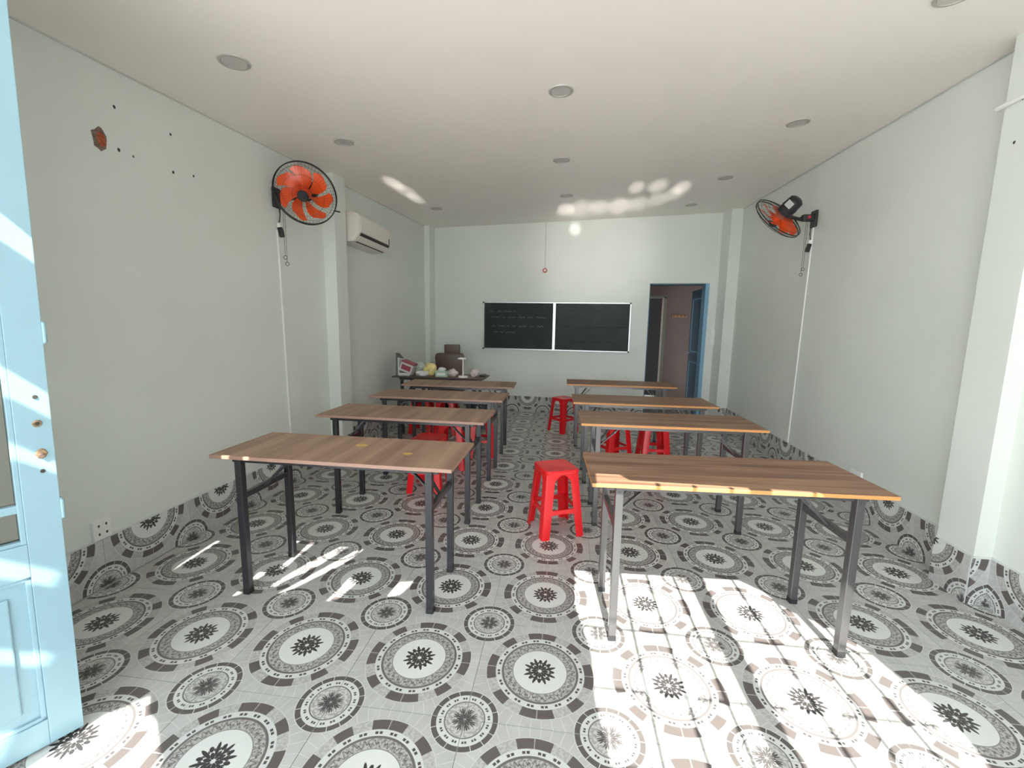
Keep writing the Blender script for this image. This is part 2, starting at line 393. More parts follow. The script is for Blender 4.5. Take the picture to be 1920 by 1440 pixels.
# pilasters
tag(MB().prism([(2.15, 1.25), (2.27, 1.25), (2.29, 1.47), (2.152, 1.47)], -.05, 3.0).build('wall_right_pilaster', wall_m), kind='structure')
tag(MB().prism([(-2.35, 2.87), (-2.105, 2.87), (-2.10, 3.07), (-2.35, 3.07)], -.05, 3.0).build('wall_left_pilaster', wall_m), kind='structure')
tag(MB().prism([(-2.3, 5.62), (-2.075, 5.62), (-2.05, 5.9), (-2.3, 5.9)], -.05, 3.0).build('wall_back_pilaster_left', wall_m), kind='structure')
tag(MB().prism([(2.262, 5.344), (2.5, 5.344), (2.5, 5.75), (2.213, 5.75)], -.05, 3.1).build('wall_back_pilaster_right', wall_m), kind='structure')

# skirting of the same tile, each a cut piece with its medallion half up the wall
def skirt(name, p0, p1, s0, height=.25, first=None):
    """p0->p1 along the foot of a face seen from the left-hand side; s0 = pattern phase at p0"""
    p0, p1 = Vector((*p0, 0)), Vector((*p1, 0)); d = (p1 - p0).normalized(); L = (p1 - p0).length
    up = Vector((0, 0, 1)); n = d.cross(up)
    base = MB(); mid = (p0 + p1) / 2 + n * .003 + up * (height + .006) / 2
    R = Matrix((d, up, n)).transposed()
    base.box(mid, (L, height + .006, .006), R)
    bo = base.build(name, lightmortar_m); tag(bo, kind='structure')
    k = math.floor(s0 / .5)
    while k * .5 < s0 + L:
        a, e = max(k * .5, s0), min((k + 1) * .5, s0 + L)
        if e - a > .012:
            cx = k * .5 + .25
            key = (round(a - cx, 3), round(e - cx, 3), height)
            if key not in SK:
                q = MB(); q.box(((a + e) / 2 - cx, -height / 2, .0045), (e - a - .0024, height - .001, .009)); SK[key] = q.mesh('skirting_tile', tile_m)
            o = bpy.data.objects.new('skirting_tile', SK[key]); COL.objects.link(o)
            M = R.to_4x4(); M.translation = p0 + d * (cx - s0) + n * .002 + up * (height - .0005)
            o.parent = bo; o.matrix_world = M
        k += 1
    return bo
SK = {}
PH = .25                                                      # medallion centres sit on multiples of 0.5 m
skirt('baseboard_left', (LX(YF), YF), (LX(2.87), 2.87), YF + PH)
skirt('baseboard_left_pilaster', (LX(2.87), 2.87), (-2.105, 2.87), 0.1)
skirt('baseboard_left_pilaster_side', (-2.105, 2.87), (-2.10, 3.07), 2.87 + PH)
skirt('baseboard_left_rear', (LX(3.07), 3.07), (LX(5.62), 5.62), 3.07 + PH)
skirt('baseboard_back', (-2.05, BY(-2.05)), (DX0 - .005, BY(DX0)), -2.05 + PH)
skirt('baseboard_back_right', (DX1 + .03, BY(DX1)), (2.225, BY(2.225)), 2.1 + PH)
skirt('baseboard_right', (RX(5.344), 5.344), (2.2555, 1.47), -5.344 + PH)
skirt('baseboard_right_pilaster_side', (2.152, 1.47), (2.15, 1.241), -1.47 + PH)
skirt('baseboard_right_pilaster', (2.141, 1.25), (2.235, 1.25), 2.141 + PH)
skirt('baseboard_right_front', (2.235, 1.25), (2.235, YF), -1.25 + PH)
skirt('baseboard_right_rear_pilaster', (2.262, 5.344), (RX(5.344), 5.344), 0.02)

# ------------------------------------------------------------------ yard outside (behind the camera)
tag(MB().prism([(-9, -14), (9, -14), (9, -.75), (-9, -.75)], -.12, -.012).build('ground', concrete_m), kind='structure')
# unseen wall added right of the yard to dim the left wall inside
tag(MB().prism([(2.75, -7), (2.95, -7), (2.95, -.82), (2.75, -.82)], -.05, 2.7).build('wall_light_block', mat('light_block_grey', (.36, .37, .36), .8)), kind='structure')
# unseen sheet added to shape the sunlight; gaps cut to the wanted patches
AZ = 2.75
def up_sun(x, y): return (x + .08 * AZ / SUN_TAN, y - AZ / SUN_TAN)
cu = bpy.data.curves.new('sun_mask_sheet', 'CURVE'); cu.dimensions = '2D'; cu.fill_mode = 'BOTH'; cu.extrude = .012
def spline(pts):
    sp = cu.splines.new('POLY'); sp.points.add(len(pts) - 1)
    for i, (x, y) in enumerate(pts): sp.points[i].co = (x, y, 0, 1)
    sp.use_cyclic_u = True
spline([(-4.2, -4.6), (4.4, -4.6), (4.4, -.74), (-4.2, -.74)])
gaps = [
    [(.165, 1.43), (.25, 1.42), (.30, 1.325), (1.03, 1.315), (1.14, 1.20), (1.20, 1.05), (1.33, .95), (1.40, .83), (1.44, .62), (1.47, .45), (1.44, .2), (1.40, -.5), (.30, -.5), (.25, .15), (.215, .40), (.215, .62), (.15, .95)],
    [(-1.50, .10), (-1.42, .19), (-1.36, .13), (-1.30, .10), (-1.12, -.05), (-1.0, -.35), (-1.15, -.6), (-1.52, -.6), (-1.56, -.2)],
    [(-1.74, -.20), (-1.60, -.10), (-1.585, .02), (-1.72, -.08)],
    [(-1.74, .10), (-1.56, .20), (-1.55, .26), (-1.74, .17)],
    [(-1.74, .33), (-1.56, .43), (-1.55, .50), (-1.74, .41)],
    [(-1.76, .66), (-1.545, .76), (-1.53, .81), (-1.76, .75)],
    [(-1.80, .84), (-1.545, .90), (-1.53, .98), (-1.80, .95)],
    [(-1.80, 1.20), (-1.57, 1.28), (-1.56, 1.355), (-1.66, 1.34), (-1.80, 1.26)],
    [(-1.44, .86), (-1.41, .85), (-1.30, 1.06), (-1.22, 1.30), (-1.28, 1.30), (-1.37, 1.10)],
    [(-1.36, .80), (-1.33, .80), (-1.16, 1.12), (-1.12, 1.30), (-1.17, 1.26)],
    [(-1.08, .78), (-1.03, .80), (-1.0, .98), (-1.06, 1.0)],
    [(-2.08, .80), (-2.06, .80), (-2.055, 1.25), (-2.075, 1.25)],
    [(-1.50, 1.0), (-1.47, 1.0), (-1.46, 1.345), (-1.49, 1.345)],
    [(-.80, .86), (-.74, .88), (-.70, 1.02), (-.78, 1.0)],
]
for gp in gaps: spline([up_sun(x, y) for x, y in gp])
ao = bpy.data.objects.new('sun_mask_sheet_tmp', cu); COL.objects.link(ao)
dg = bpy.context.evaluated_depsgraph_get(); me = bpy.data.meshes.new_from_object(ao.evaluated_get(dg)); bpy.data.objects.remove(ao)
me.materials.clear(); me.materials.append(sunmask_m)
aw = bpy.data.objects.new('sun_mask_sheet', me); COL.objects.link(aw); aw.location = (0, 0, AZ)
tag(aw, kind='structure')
b = MB()
def ray_at(x, y, z): return (x + .08 * z / SUN_TAN, y - z / SUN_TAN, z)
b.box((.985, up_sun(0, .45)[1], AZ - .05), (.085, 2.3, .06))
aws = b.build('sun_mask_beam', steel_m); tag(aws, kind='structure')  # unseen beam added to cast the broad band across the sun patch
b = MB()
for gx in (.41, .555, .70, 1.02, 1.17, 1.31): b.cyl((gx + .17, up_sun(0, -.7)[1], AZ - .07), (gx + .17, -.83, AZ - .07), .0095, seg=8)
for gy in (-.1, .22, .52, .86): b.cyl((.3, up_sun(0, gy)[1] , AZ - .085), (1.75, up_sun(0, gy)[1] + .0, AZ - .085), .0075, seg=8)
tag(b.build('sun_mask_rods', steel_m), kind='structure')  # unseen rods added for the thin shadow lines on the floor

# ------------------------------------------------------------------ doorway and the dim room behind
b = MB(); y = 5.64
b.prism([(DX1 - .03, BY(DX1) - .015), (DX1 + .022, BY(DX1) - .015), (DX1 + .022, BY(DX1) + .0), (DX1 + .0, BY(DX1) + .15), (DX1 - .03, BY(DX1) + .15)], 0, DZ)
dj = b.build('door_1', bluejamb_m); tag(dj, kind='structure')
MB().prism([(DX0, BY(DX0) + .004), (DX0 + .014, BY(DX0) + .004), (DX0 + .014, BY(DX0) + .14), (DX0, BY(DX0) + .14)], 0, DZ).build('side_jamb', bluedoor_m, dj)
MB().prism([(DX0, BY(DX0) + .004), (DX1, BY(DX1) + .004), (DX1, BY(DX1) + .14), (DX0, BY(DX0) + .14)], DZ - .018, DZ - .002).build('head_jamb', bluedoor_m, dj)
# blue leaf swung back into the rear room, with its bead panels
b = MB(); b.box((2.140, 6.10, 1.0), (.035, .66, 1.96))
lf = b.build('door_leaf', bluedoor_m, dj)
for z0, z1 in ((.15, .85), (1.0, 1.85)):
    q = MB()
    for y0, y1, za, zb in ((5.86, 6.34, z0, z0 + .02), (5.86, 6.34, z1 - .02, z1), (5.86, 5.88, z0, z1), (6.32, 6.34, z0, z1)):
        q.box((2.118, (y0 + y1) / 2, (za + zb) / 2), (.012, y1 - y0, zb - za))
    q.build('panel_bead', bluejamb_m, dj)
MB().cyl((2.125, 6.38, .98), (2.07, 6.38, .98), .011).cyl((2.075, 6.38, .98), (2.075, 6.28, .98), .009).build('door_handle', alu_m, dj)
wall('wall_rear_room', [(.6, 7.3), (1.30, 7.3), (1.30, 7.42), (.6, 7.42)], z1=2.7, m=backwall_m)
wall('wall_rear_room', [(1.86, 7.3), (3.1, 7.3), (3.1, 7.42), (1.86, 7.42)], z1=2.7, m=backwall_m)
wall('wall_rear_room', [(1.30, 7.3), (1.86, 7.3), (1.86, 7.42), (1.30, 7.42)], z0=1.93, z1=2.7, m=backwall_m)
wall('wall_rear_room_side', [(3.0, 5.6), (3.1, 5.6), (3.1, 7.3), (3.0, 7.3)], z1=2.7, m=backwall_m)
wall('wall_rear_room_side', [(.5, 5.9), (.6, 5.9), (.6, 7.42), (.5, 7.42)], z1=2.7, m=backwall_m)
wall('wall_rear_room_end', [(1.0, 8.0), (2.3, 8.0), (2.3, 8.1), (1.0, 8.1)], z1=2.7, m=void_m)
tag(MB().box((1.8, 6.95, 2.62), (2.8, 2.5, .05)).build('ceiling_rear_room', backwall_m), kind='structure')
tag(MB().box((1.885, 7.285, .96), (.05, .03, 1.97)).box((1.58, 7.285, 1.955), (.66, .03, .05)).build('trim_3', greentrim_m), kind='structure')
t = thing('coat_rack', 'small wooden coat rack with hooks on brown wall through the doorway', 'coat rack', (2.15, 7.3, 1.60))
MB().box((0, -.012, 0), (.26, .02, .045), bev=.003).build('rack_board', mat('rack_wood', (.30, .16, .07), .6), t)
for k in range(4):
    MB().cyl((-.1 + k * .066, -.02, 0), (-.1 + k * .066, -.055, .018), .006, seg=8).build('hook', steel_m, t)

# ------------------------------------------------------------------ front door leaf (pale blue, standing open on the left)
t = thing('door_leaf', 'pale blue panelled door leaf standing open at the left edge', 'door', (-1.514, .041, 0))
dv = Vector((-.44, -.898, 0)).normalized(); nv = Vector((-dv.y, dv.x, 0))     # local x along the leaf, local y through it
t.rotation_euler = (0, -.0165, math.atan2(dv.y, dv.x))     # the leaf sags a degree on its hinges
DW, DT, DH = .80, .042, 2.56                                   # visible face is local y = +something: decided by nv
# local +y after rotation = nv = (.898,-.44): points right/towards the camera side
b = MB()
def dbox(s0, s1, z0, z1, y0=-DT, y1=0.0, bev=.002): b.box(((s0 + s1) / 2, (y0 + y1) / 2, (z0 + z1) / 2), (s1 - s0, y1 - y0, z1 - z0), bev=bev)
dbox(0, .078, .012, DH); dbox(DW - .078, DW, .012, DH); dbox(.078, DW - .078, .012, .10); dbox(.078, DW - .078, .585, .69); dbox(.078, DW - .078, 2.30, DH)
dbox(.36, .44, .10, .585); dbox(.078, DW - .078, 1.50, 1.58)
b.build('frame', blue_m, t)
for x0, x1 in ((.078, .36), (.44, .722)):
    b = MB(); dbox(x0, x1, .10, .585, -.03, -.012, 0); dbox(x0 + .05, x1 - .05, .15, .535, -.034, -.005, .004)
    b.build('lower_panel', blue_m, t)
    b = MB()
    for a in ((x0, x1, .10, .113), (x0, x1, .572, .585), (x0, x0 + .013, .10, .585), (x1 - .013, x1, .10, .585)): dbox(*a, -.036, -.004, .003)
    b.build('panel_bead', blue_m, t)
for z0, z1 in ((.69, .79), (.815, 1.50), (1.58, 2.30)):
    b = MB(); dbox(.078, DW - .078, z0, z1, -.024, -.020, 0); b.build('glass_pane', glass_m, t)
b = MB()
for x in (.078, DW - .09): dbox(x, x + .012, .69, 2.30, -.038, -.003, .002)
dbox(.078, DW - .078, .79, .815, -.036, -.006, .003); dbox(.078, DW - .078, .69, .702, -.036, -.005, .002)
b.build('glazing_bead', blue_m, t)
def ddisc(s, z, r, name, m, sq=1.0, dep=.003, par=t):
    q = MB(); pts = []
    rn = random.Random(int(z * 1000))
    n = 14; ring = [(s + r * sq * math.cos(2 * PI * k / n) * rn.uniform(.88, 1.1), z + r * math.sin(2 * PI * k / n) * rn.uniform(.88, 1.1)) for k in range(n)]
    q.loft([[(x, .0005, zz) for x, zz in ring], [(s + (x - s) * .8, dep, z + (zz - z) * .8) for x, zz in ring]])
    return q.build(name, m, par)
ddisc(.030, 1.138, .006, 'screw_hole', hole_m); ddisc(.031, 1.057, .011, 'lock_hole', rust_m, dep=.004); ddisc(.031, 1.057, .0065, 'lock_core', hole_m, dep=.006)
ddisc(.029, .963, .016, 'lock_hole', rust_m, .8, .004); ddisc(.029, .958, .007, 'lock_core', plaster_m, dep=.008); ddisc(.030, .908, .006, 'screw_hole', hole_m)
for z in (1.33, .778): MB().box((-.002, -.012, z), (.006, .022, .07), bev=.002).cyl((-.004, -.002, z - .03), (-.004, -.002, z + .03), .005).build('hinge', blue_m, t)

# ------------------------------------------------------------------ blackboard
t = thing('blackboard', 'wide two-panel dark green chalkboard with faint writing on back wall', 'blackboard', (-.105, BY(-.105), 1.37), -.06)
b = MB(); b.box((-.57, -.016, 0), (1.09, .018, .715)); b.build('left_panel', board_m, t)
b = MB(); b.box((.57, -.016, 0), (1.12, .018, .715)); b.build('right_panel', board2_m, t)
b = MB(); b.box((0, -.020, .364), (2.27, .026, .014)).box((0, -.020, -.364), (2.27, .028, .014)).box((-1.131, -.02, 0), (.016, .026, .74)).box((1.136, -.02, 0), (.016, .026, .74))
b.build('frame', alu_m, t)
MB().box((-.005, -.022, 0), (.040, .028, .715)).build('centre_stile', alu_m, t)
for sx in (-1, 1):
    for sz in (-1, 1): MB().box((sx * 1.133, -.024, sz * .364), (.024, .034, .022), bev=.002).build('corner_cap', rubber_m, t)
def scrawl(x, z, L, name, m, amp, seed, par):
    """a run of joined-up chalk handwriting"""
    rn = random.Random(seed); pts = []; px = x
    while px < x + L:
        w = rn.uniform(.05, .16)
        n = int(w / .006); ph = rn.uniform(0, 6); b = MB(); q = []
        for k in range(n):
            u = px + k * .006
            q.append((u + .006 * math.sin(k * 1.9 + ph), -.0265, z + amp * (.55 * math.sin(k * 1.9 + ph + 1.2) + .45 * math.sin(k * .8 + ph))))
        if len(q) > 3: yield q
        px += w + rn.uniform(.02, .05)
def writing(lines, name, m, r, par):
    for x, z, L, amp, sd in lines:
        for q in scrawl(x, z, L, name, m, amp, sd, par): MB().tube(q, r, 4).build(name, m, par)
writing([(-1.02, .225, .42, .016, 1), (-1.01, .135, .86, .017, 2), (-1.00, -.005, .76, .018, 3), (-.97, -.100, .38, .016, 4)], 'chalk_word', chalk_m, .0024, t)
writing([(.22, .24, .75, .015, 11), (.15, .13, .5, .015, 12), (.12, .0, .95, .015, 13), (.15, -.14, .8, .015, 14), (.3, -.23, .5, .015, 15)], 'faint_chalk_word', chalk2_m, .003, t)

# ------------------------------------------------------------------ tables
TZ, TW, TD = .735, 1.20, .452
def make_table(label, wm, em, name='folding_table', steel_m=steel_m):
    t = thing(name, label, 'table')
    b = MB(); b.box((0, 0, TZ - .009), (TW, TD, .018)); 
    for f in b.bm.faces:
        if abs(f.normal.z) < .5: f.material_index = 1
    bmesh.ops.bevel(b.bm, geom=list(b.bm.edges), offset=.0015, segments=1, affect='EDGES')
    b.build('tabletop', [wm, em], t)
    lx, ly = .480, .178
    for sy in (-1, 1):
        b = MB(); b.box((0, sy * (ly - .012), TZ - .018 - .014), (TW - .16, .022, .028)); b.build('side_rail', steel_m, t)
    for sx in (-1, 1):
        MB().box((sx * (TW / 2 - .09), 0, TZ - .032), (.022, ly * 2 - .05, .026)).build('end_rail', steel_m, t)
        for sy in (-1, 1):
            lg = MB().box((sx * lx, sy * ly, (TZ - .02) / 2 + .012), (.033, .033, TZ - .045), bev=.0025).build('leg', steel_m, t)
            MB().box((sx * lx, sy * ly, .012), (.036, .036, .024), bev=.003).build('foot_cap', rubber_m, lg)
            MB().cyl((sx * (lx - .0), sy * (ly + .012), TZ - .05), (sx * lx, sy * (ly + .020), TZ - .05), .0045, seg=8).build('bolt', steel_m, lg)
        MB().box((sx * lx, 0, .515), (.020, ly * 2 - .030, .030)).build('cross_bar', steel_m, t)
        # toggle stay: from the middle of the cross bar up and inwards to the underside
        x0, x1 = sx * (lx - .012), sx * (lx - .20)
        b = MB(); b.bar((x0, -.03, .52), (x1 + sx * .06, -.02, .64), .020, .006); b.bar((x1 + sx * .072, -.026, .628), (x1, -.02, TZ - .024), .020, .006)
        b.cyl((x1 + sx * .066, -.036, .635), (x1 + sx * .066, -.010, .635), .007, seg=8)
        b.build('folding_stay', steel_m, t)
        b = MB(); b.bar((sx * lx, .0, .515), (sx * (lx - .15), .06, TZ - .03), .012, .012); b.build('diagonal_brace', steel_m, t)
    return t
pL = make_table('', wood_y, edge_y); pR = make_table('', wood_x, edge_x, steel_m=steelr_m)
LT = [(-1.022, .968, -.6, 'brown table with black folding legs, front of left row, two gold marks on top'),
      (-1.052, 1.912, -1.2, 'brown folding table second from the front in the left row'),
      (-1.055, 2.752, -.2, 'brown folding table third from the front in the left row'),
      (-1.065, 3.545, 2.0, 'brown folding table fourth in left row, just before the cluttered desk')]
RT = [(.778, .925, 2.4, 'brown table with orange edge, nearest in the right row beside red stool'),
      (.780, 2.025, 1.2, 'brown folding table second from the front in the right row'),
      (.745, 2.835, 1.0, 'brown folding table third in right row, over two red stools behind'),
      (.700, 4.00, 0.0, 'rearmost brown folding table in the right row before the dark doorway')]
tables = []
for proto, spots, grp in ((pL, LT, 'folding tables in the left row'), (pR, RT, 'folding tables in the right row')):
    for i, (x, y, a, lab) in enumerate(spots):
        o = proto if i == 0 else copy_tree(proto)
        o.location = (x, y, 0); o.rotation_euler = (0, 0, math.radians(a)); tag(o, lab, 'table', grp); tables.append(o)
desk = make_table('', mat('dark_laminate', (.15, .10, .075), .45), mat('dark_edge', (.05, .035, .03), .5), 'teacher_desk')
desk.location = (-1.465, 4.18, 0); desk.rotation_euler = (0, 0, 0); desk.scale = (.95, 1, 1)
tag(desk, 'dark folding table used as teacher desk, cluttered, in the far left corner', 'desk')
# two gold marks on the front left table top
for sx, sy, s in ((.035, .065, 1.0), (.325, -.035, .8)):
    rn = random.Random(int(sx * 100)); n = 12
    b = MB(); b.prism([(sx + .036 * s * math.cos(2 * PI * k / n) * rn.uniform(.7, 1.15), sy + .022 * s * math.sin(2 * PI * k / n) * rn.uniform(.7, 1.15)) for k in range(n)], TZ, TZ + .0008)
    tag(b.build('worn_mark', gold_m, pL), 'irregular gold mark')

# ------------------------------------------------------------------ plastic stools
def make_stool(pm):
    t = thing('plastic_stool', '', 'stool')
    H, ht, hb = .45, .112, .150                                 # height, half width under the seat, half width at the feet
    hw = lambda z: lerp(hb, ht, z / H)
    # seat: rounded slab with dished top
    def rr(h, z, r):
        p = []
        for cx, cy_, a0 in ((1, 1, 0), (-1, 1, 90), (-1, -1, 180), (1, -1, 270)):
            for k in range(5):
                a = math.radians(a0 + k * 22.5); p.append((cx * (h - r) + r * math.cos(a), cy_ * (h - r) + r * math.sin(a), z))
        return p
    b = MB(); b.loft([rr(.118, H - .030, .03), rr(.122, H - .012, .03), rr(.117, H - .002, .03), rr(.108, H, .028), rr(.095, H - .003, .024)])
    b.build('seat', pm, t, True)
    zs = [0, .15, .30, .375, .398, .412, .422]; wd = [.054, .058, .060, .063, .078, .095, .116]
    for cx, cy_ in ((1, 1), (-1, 1), (-1, -1), (1, -1)):
        b = MB(); ro, ri = [], []
        th = .005
        def sec(z, w):
            h = hw(z); r = .012
            o = [(h, h - w), (h, h - r), (h - r * .3, h - r * .3), (h - r, h), (h - w, h)]
            i = [(h - w, h - th), (h - r - th * .6, h - th), (h - r * .3 - th, h - r * .3 - th), (h - th, h - r - th * .6), (h - th, h - w)]
            return [(cx * x, cy_ * y, z) for x, y in o + i]
        b.loft([sec(z, w) for z, w in zip(zs, wd)])
        b.build('leg', pm, t, True)
    for k in range(4):
        R = Matrix.Rotation(k * PI / 2, 3, 'Z'); b = MB(); z0, z1 = .150, .188
        def pt(x, y, z): return tuple(R @ Vector((x, y, z)))
        h0, h1 = hw(z0), hw(z1)
        b.loft([[pt(-h0 + .02, h0 - .004, z0), pt(-h0 + .02, h0 - .018, z0), pt(-h1 + .02, h1 - .018, z1), pt(-h1 + .02, h1 - .004, z1)],
                [pt(0, h0 - .008, z0 + .01), pt(0, h0 - .022, z0 + .01), pt(0, h1 - .022, z1 - .004), pt(0, h1 - .008, z1 - .004)],
                [pt(h0 - .02, h0 - .004, z0), pt(h0 - .02, h0 - .018, z0), pt(h1 - .02, h1 - .018, z1), pt(h1 - .02, h1 - .004, z1)]])
        b.build('stretcher', pm, t)
    return t
st = make_stool(red_m)
G_S = 'red plastic stools'
ST = [(.028, 1.745, 24, 'bright red plastic stool in the aisle beside the nearest right table'),
      (.075, 4.56, 43, 'red plastic stool turned cornerwise alone at the far end of the aisle'),
      (-1.035, 2.31, -3, 'red plastic stool between the first and second tables of the left row'),
      (-1.00, 2.92, 3, 'red stool behind second left table, farther from the aisle than its neighbour'),
      (-.80, 3.33, 17, 'red plastic stool at the aisle end of the third left table'),
      (.585, 3.33, 28, 'red plastic stool under third right table, the one nearer the aisle'),
      (.985, 3.33, 4, 'red plastic stool under third right table, the one nearer the wall'),
      (-1.72, 4.18, 0, 'dark red stool under the teacher desk at its wall end'),
      (-1.40, 4.18, 0, 'dark red stool under the middle of the teacher desk')]
for i, (x, y, a, lab) in enumerate(ST):
    o = st if i == 0 else copy_tree(st)
    o.location = (x, y, 0); o.rotation_euler = (0, 0, math.radians(a)); tag(o, lab, 'stool', G_S)
gs = make_stool(greyblue_m); gs.location = (-1.09, 4.56, 0); tag(gs, 'grey-blue plastic stool behind the aisle end of the teacher desk', 'stool')

# ------------------------------------------------------------------ wall fans
def make_fan(label, n, head, bracket, up_hint=(0, 0, 1), phase=0.0, plug=(0, 0, 0), side=1):
    """head = world centre of the cage, n = facing direction, bracket = point on the wall"""
    t = thing('wall_fan', label, 'fan', bracket, group='orange wall fans')
    hd = Vector(head) - Vector(bracket); n = Vector(n).normalized()
    z = n; x = Vector(up_hint).cross(z).normalized(); y = z.cross(x)
    Q = Matrix((x, y, z)).transposed()
    def P(r, a, d): return hd + Q @ Vector((r * math.cos(a), r * math.sin(a), d))
    RC = .228
    # cages
    for nm, s in (('rear_cage', -1), ('front_cage', 1)):
        b = MB(); prof = [(.045, .062), (.09, .060), (.15, .050), (.20, .030), (RC, .003)]
        for r, d in ((.075, .061), (.15, .050), (.205, .027)): b.torus(P(0, 0, s * d), n, r, .0011, 36, 4)
        for k in range(54):
            a = 2 * PI * k / 54 + (.02 if s > 0 else 0)
            b.tube([P(r, a + (0.0 if s < 0 else .25 * (r - .045)), s * d) for r, d in prof], .0007, 3)
        b.build(nm, rubber_m, t)
    b = MB(); b.torus(P(0, 0, .008), n, RC, .0042, 56, 6); b.torus(P(0, 0, -.012), n, RC, .0042, 56, 6); b.build('rim_ring', rubber_m, t, True)
    b = MB(); b.cyl(P(0, 0, .058), P(0, 0, .070), .043, .036, 24); b.build('cage_badge', steel_m, t)
    # blades
    for k in range(7):
        a0 = phase + 2 * PI * k / 7; rows = []
        for i in range(8):
            u = i / 7; r = lerp(.036, .205, u)
            w = .34 + .05 * math.sin(PI * u)
            sweep = .45 * u * u
            row = []
            for j in range(7):
                v = j / 6 - .5; a = a0 + sweep + v * 2 * w * (.97 if i < 6 else (.90 if i == 6 else .70))
                row.append(P(r if i < 7 else r - .018 * (2 * v) ** 2, a, .022 * math.sin(v * 2.4) * (1.1 - .3 * u) + .004))
            rows.append(row)
        b = MB(); b.grid(rows, .0016); b.build('blade', orange_m, t, True)
    b = MB(); b.cyl(P(0, 0, -.02), P(0, 0, .03), .042, .038, 24); b.build('blade_hub', orange_m, t)
    # motor
    b = MB(); b.cyl(P(0, 0, -.062), P(0, 0, -.125), .064, .068, 24); b.cyl(P(0, 0, -.125), P(0, 0, -.195), .066, .060, 24); b.cyl(P(0, 0, -.195), P(0, 0, -.21), .060, .040, 24)
    mt = b.build('motor_housing', rubber_m, t, True)
    tc_ = (Vector((.05, -1.06, 3.2)) - Vector(head)); tc_ = (tc_ - z * tc_.dot(z)).normalized(); c_ = hd - z * .155 + tc_ * .063
    b = MB(); b.box(c_, (.006, .062, .055), Matrix((tc_, z.cross(tc_), z)).transposed(), .002); b.build('silver_label', alu_m, mt)
    # wall bracket and jointed arm
    sgn = 1 if hd.x > 0 else -1
    b = MB(); b.box((sgn * .012, 0, 0), (.024, .085, .15), bev=.008); b.build('wall_bracket', rubber_m, t)
    b = MB(); b.box((sgn * .065, 0, .01), (.11, .055, .06), bev=.012); b.build('control_box', rubber_m, t)
    j = Vector((sgn * .14, -.0, .0)); back = P(0, 0, -.115)
    b = MB(); b.cyl((sgn * .09, 0, .01), j, .020, .017, 14); b.cyl(j, back + Vector((0, 0, -.07)), .015, .015, 12); b.cyl(back + Vector((0, 0, -.07)), back, .018, .022, 12)
    b.build('arm', rubber_m, t, True)
    MB().cyl((sgn * .070, -.034, .012), (sgn * .070, -.026, .012), .014).build('speed_knob', mat('knob_red', (.5, .03, .06), .4), t)
    # cord to a plug, and two pull cords ending in rings
    b = MB(); px = sgn * .03
    b.tube([(px, 0, -.07), (px + sgn * .012, -.012, -.13), (px - sgn * .004, -.006, -.19)], .0035, 6).tube([(px, 0.01, -.07), (px - sgn * .006, .016, -.13), (px - sgn * .004, .0, -.19)], .0035, 6)
    b.build('power_cord', rubber_m, t)
    b = MB(); b.box((px - sgn * .004, 0, -.205), (.03, .026, .035), bev=.004); b.build('white_plug', white_m, t)
    b = MB(); b.box((px + sgn * .006, 0, -.258), (.032, .032, .075), Matrix.Rotation(sgn * -.22, 3, 'Y'), .006); b.build('socket_connector', rubber_m, t)
    b = MB()
    pc = Vector((sgn * .068, -.01, -.02))
    for dx, ln in ((0, .42), (sgn * .014, .47)): 
        b.cyl(pc + Vector((dx, 0, 0)), pc + Vector((dx, 0, -ln)), .0014, seg=6)
        b.torus(pc + Vector((dx, 0, -ln - .014)), (.2, -1, 0), .014, .0022, 20, 5)
    b.build('pull_cord', rubber_m, t)
    return t
make_fan('orange seven-blade wall fan on left wall, its face turned to the camera', (.20, -.85, -.50), (-1.955, 2.175, 2.345), (LX(2.225), 2.225, 2.335), phase=.35)
cr_ = Vector(r0); cd_ = Vector(r1); cf_ = Vector(r2)
nR = (cr_ * -.37 + cd_ * .54 + cf_ * .86)
make_fan('orange wall fan on right wall seen from behind, tilted down away from camera', nR, (1.925, 3.22, 2.37), (RX(3.39), 3.39, 2.40), phase=.1)
# white cable trunking under each fan, down to the skirting
for (x, y0, y1, z1, z0, s, lab) in ((LX(2.24), 2.225, 2.262, 2.10, .256, 1, 'slim white cable trunking running down the left wall under fan'),
                                   (RX(3.42), 3.40, 3.45, 2.33, .256, -1, 'slim white cable trunking running down the right wall under fan')):
    b = MB(); b.bar((x + s * .006, y0, z1), (x + s * .006, y1, z0), .016, .012, up=(s, 0, 0), bev=.002)
    tag(b.build('cable_trunking', white_m), lab, 'trunking')
b = MB(); xx = 2.20
b.bar((xx, BY(xx) - .005, ZC(xx, 5.6) - .002), (2.168, BY(2.17) - .005, .256), .012, .010)
tag(b.build('cable_trunking', white_m), 'thin white conduit down the back wall right of the doorway', 'trunking')

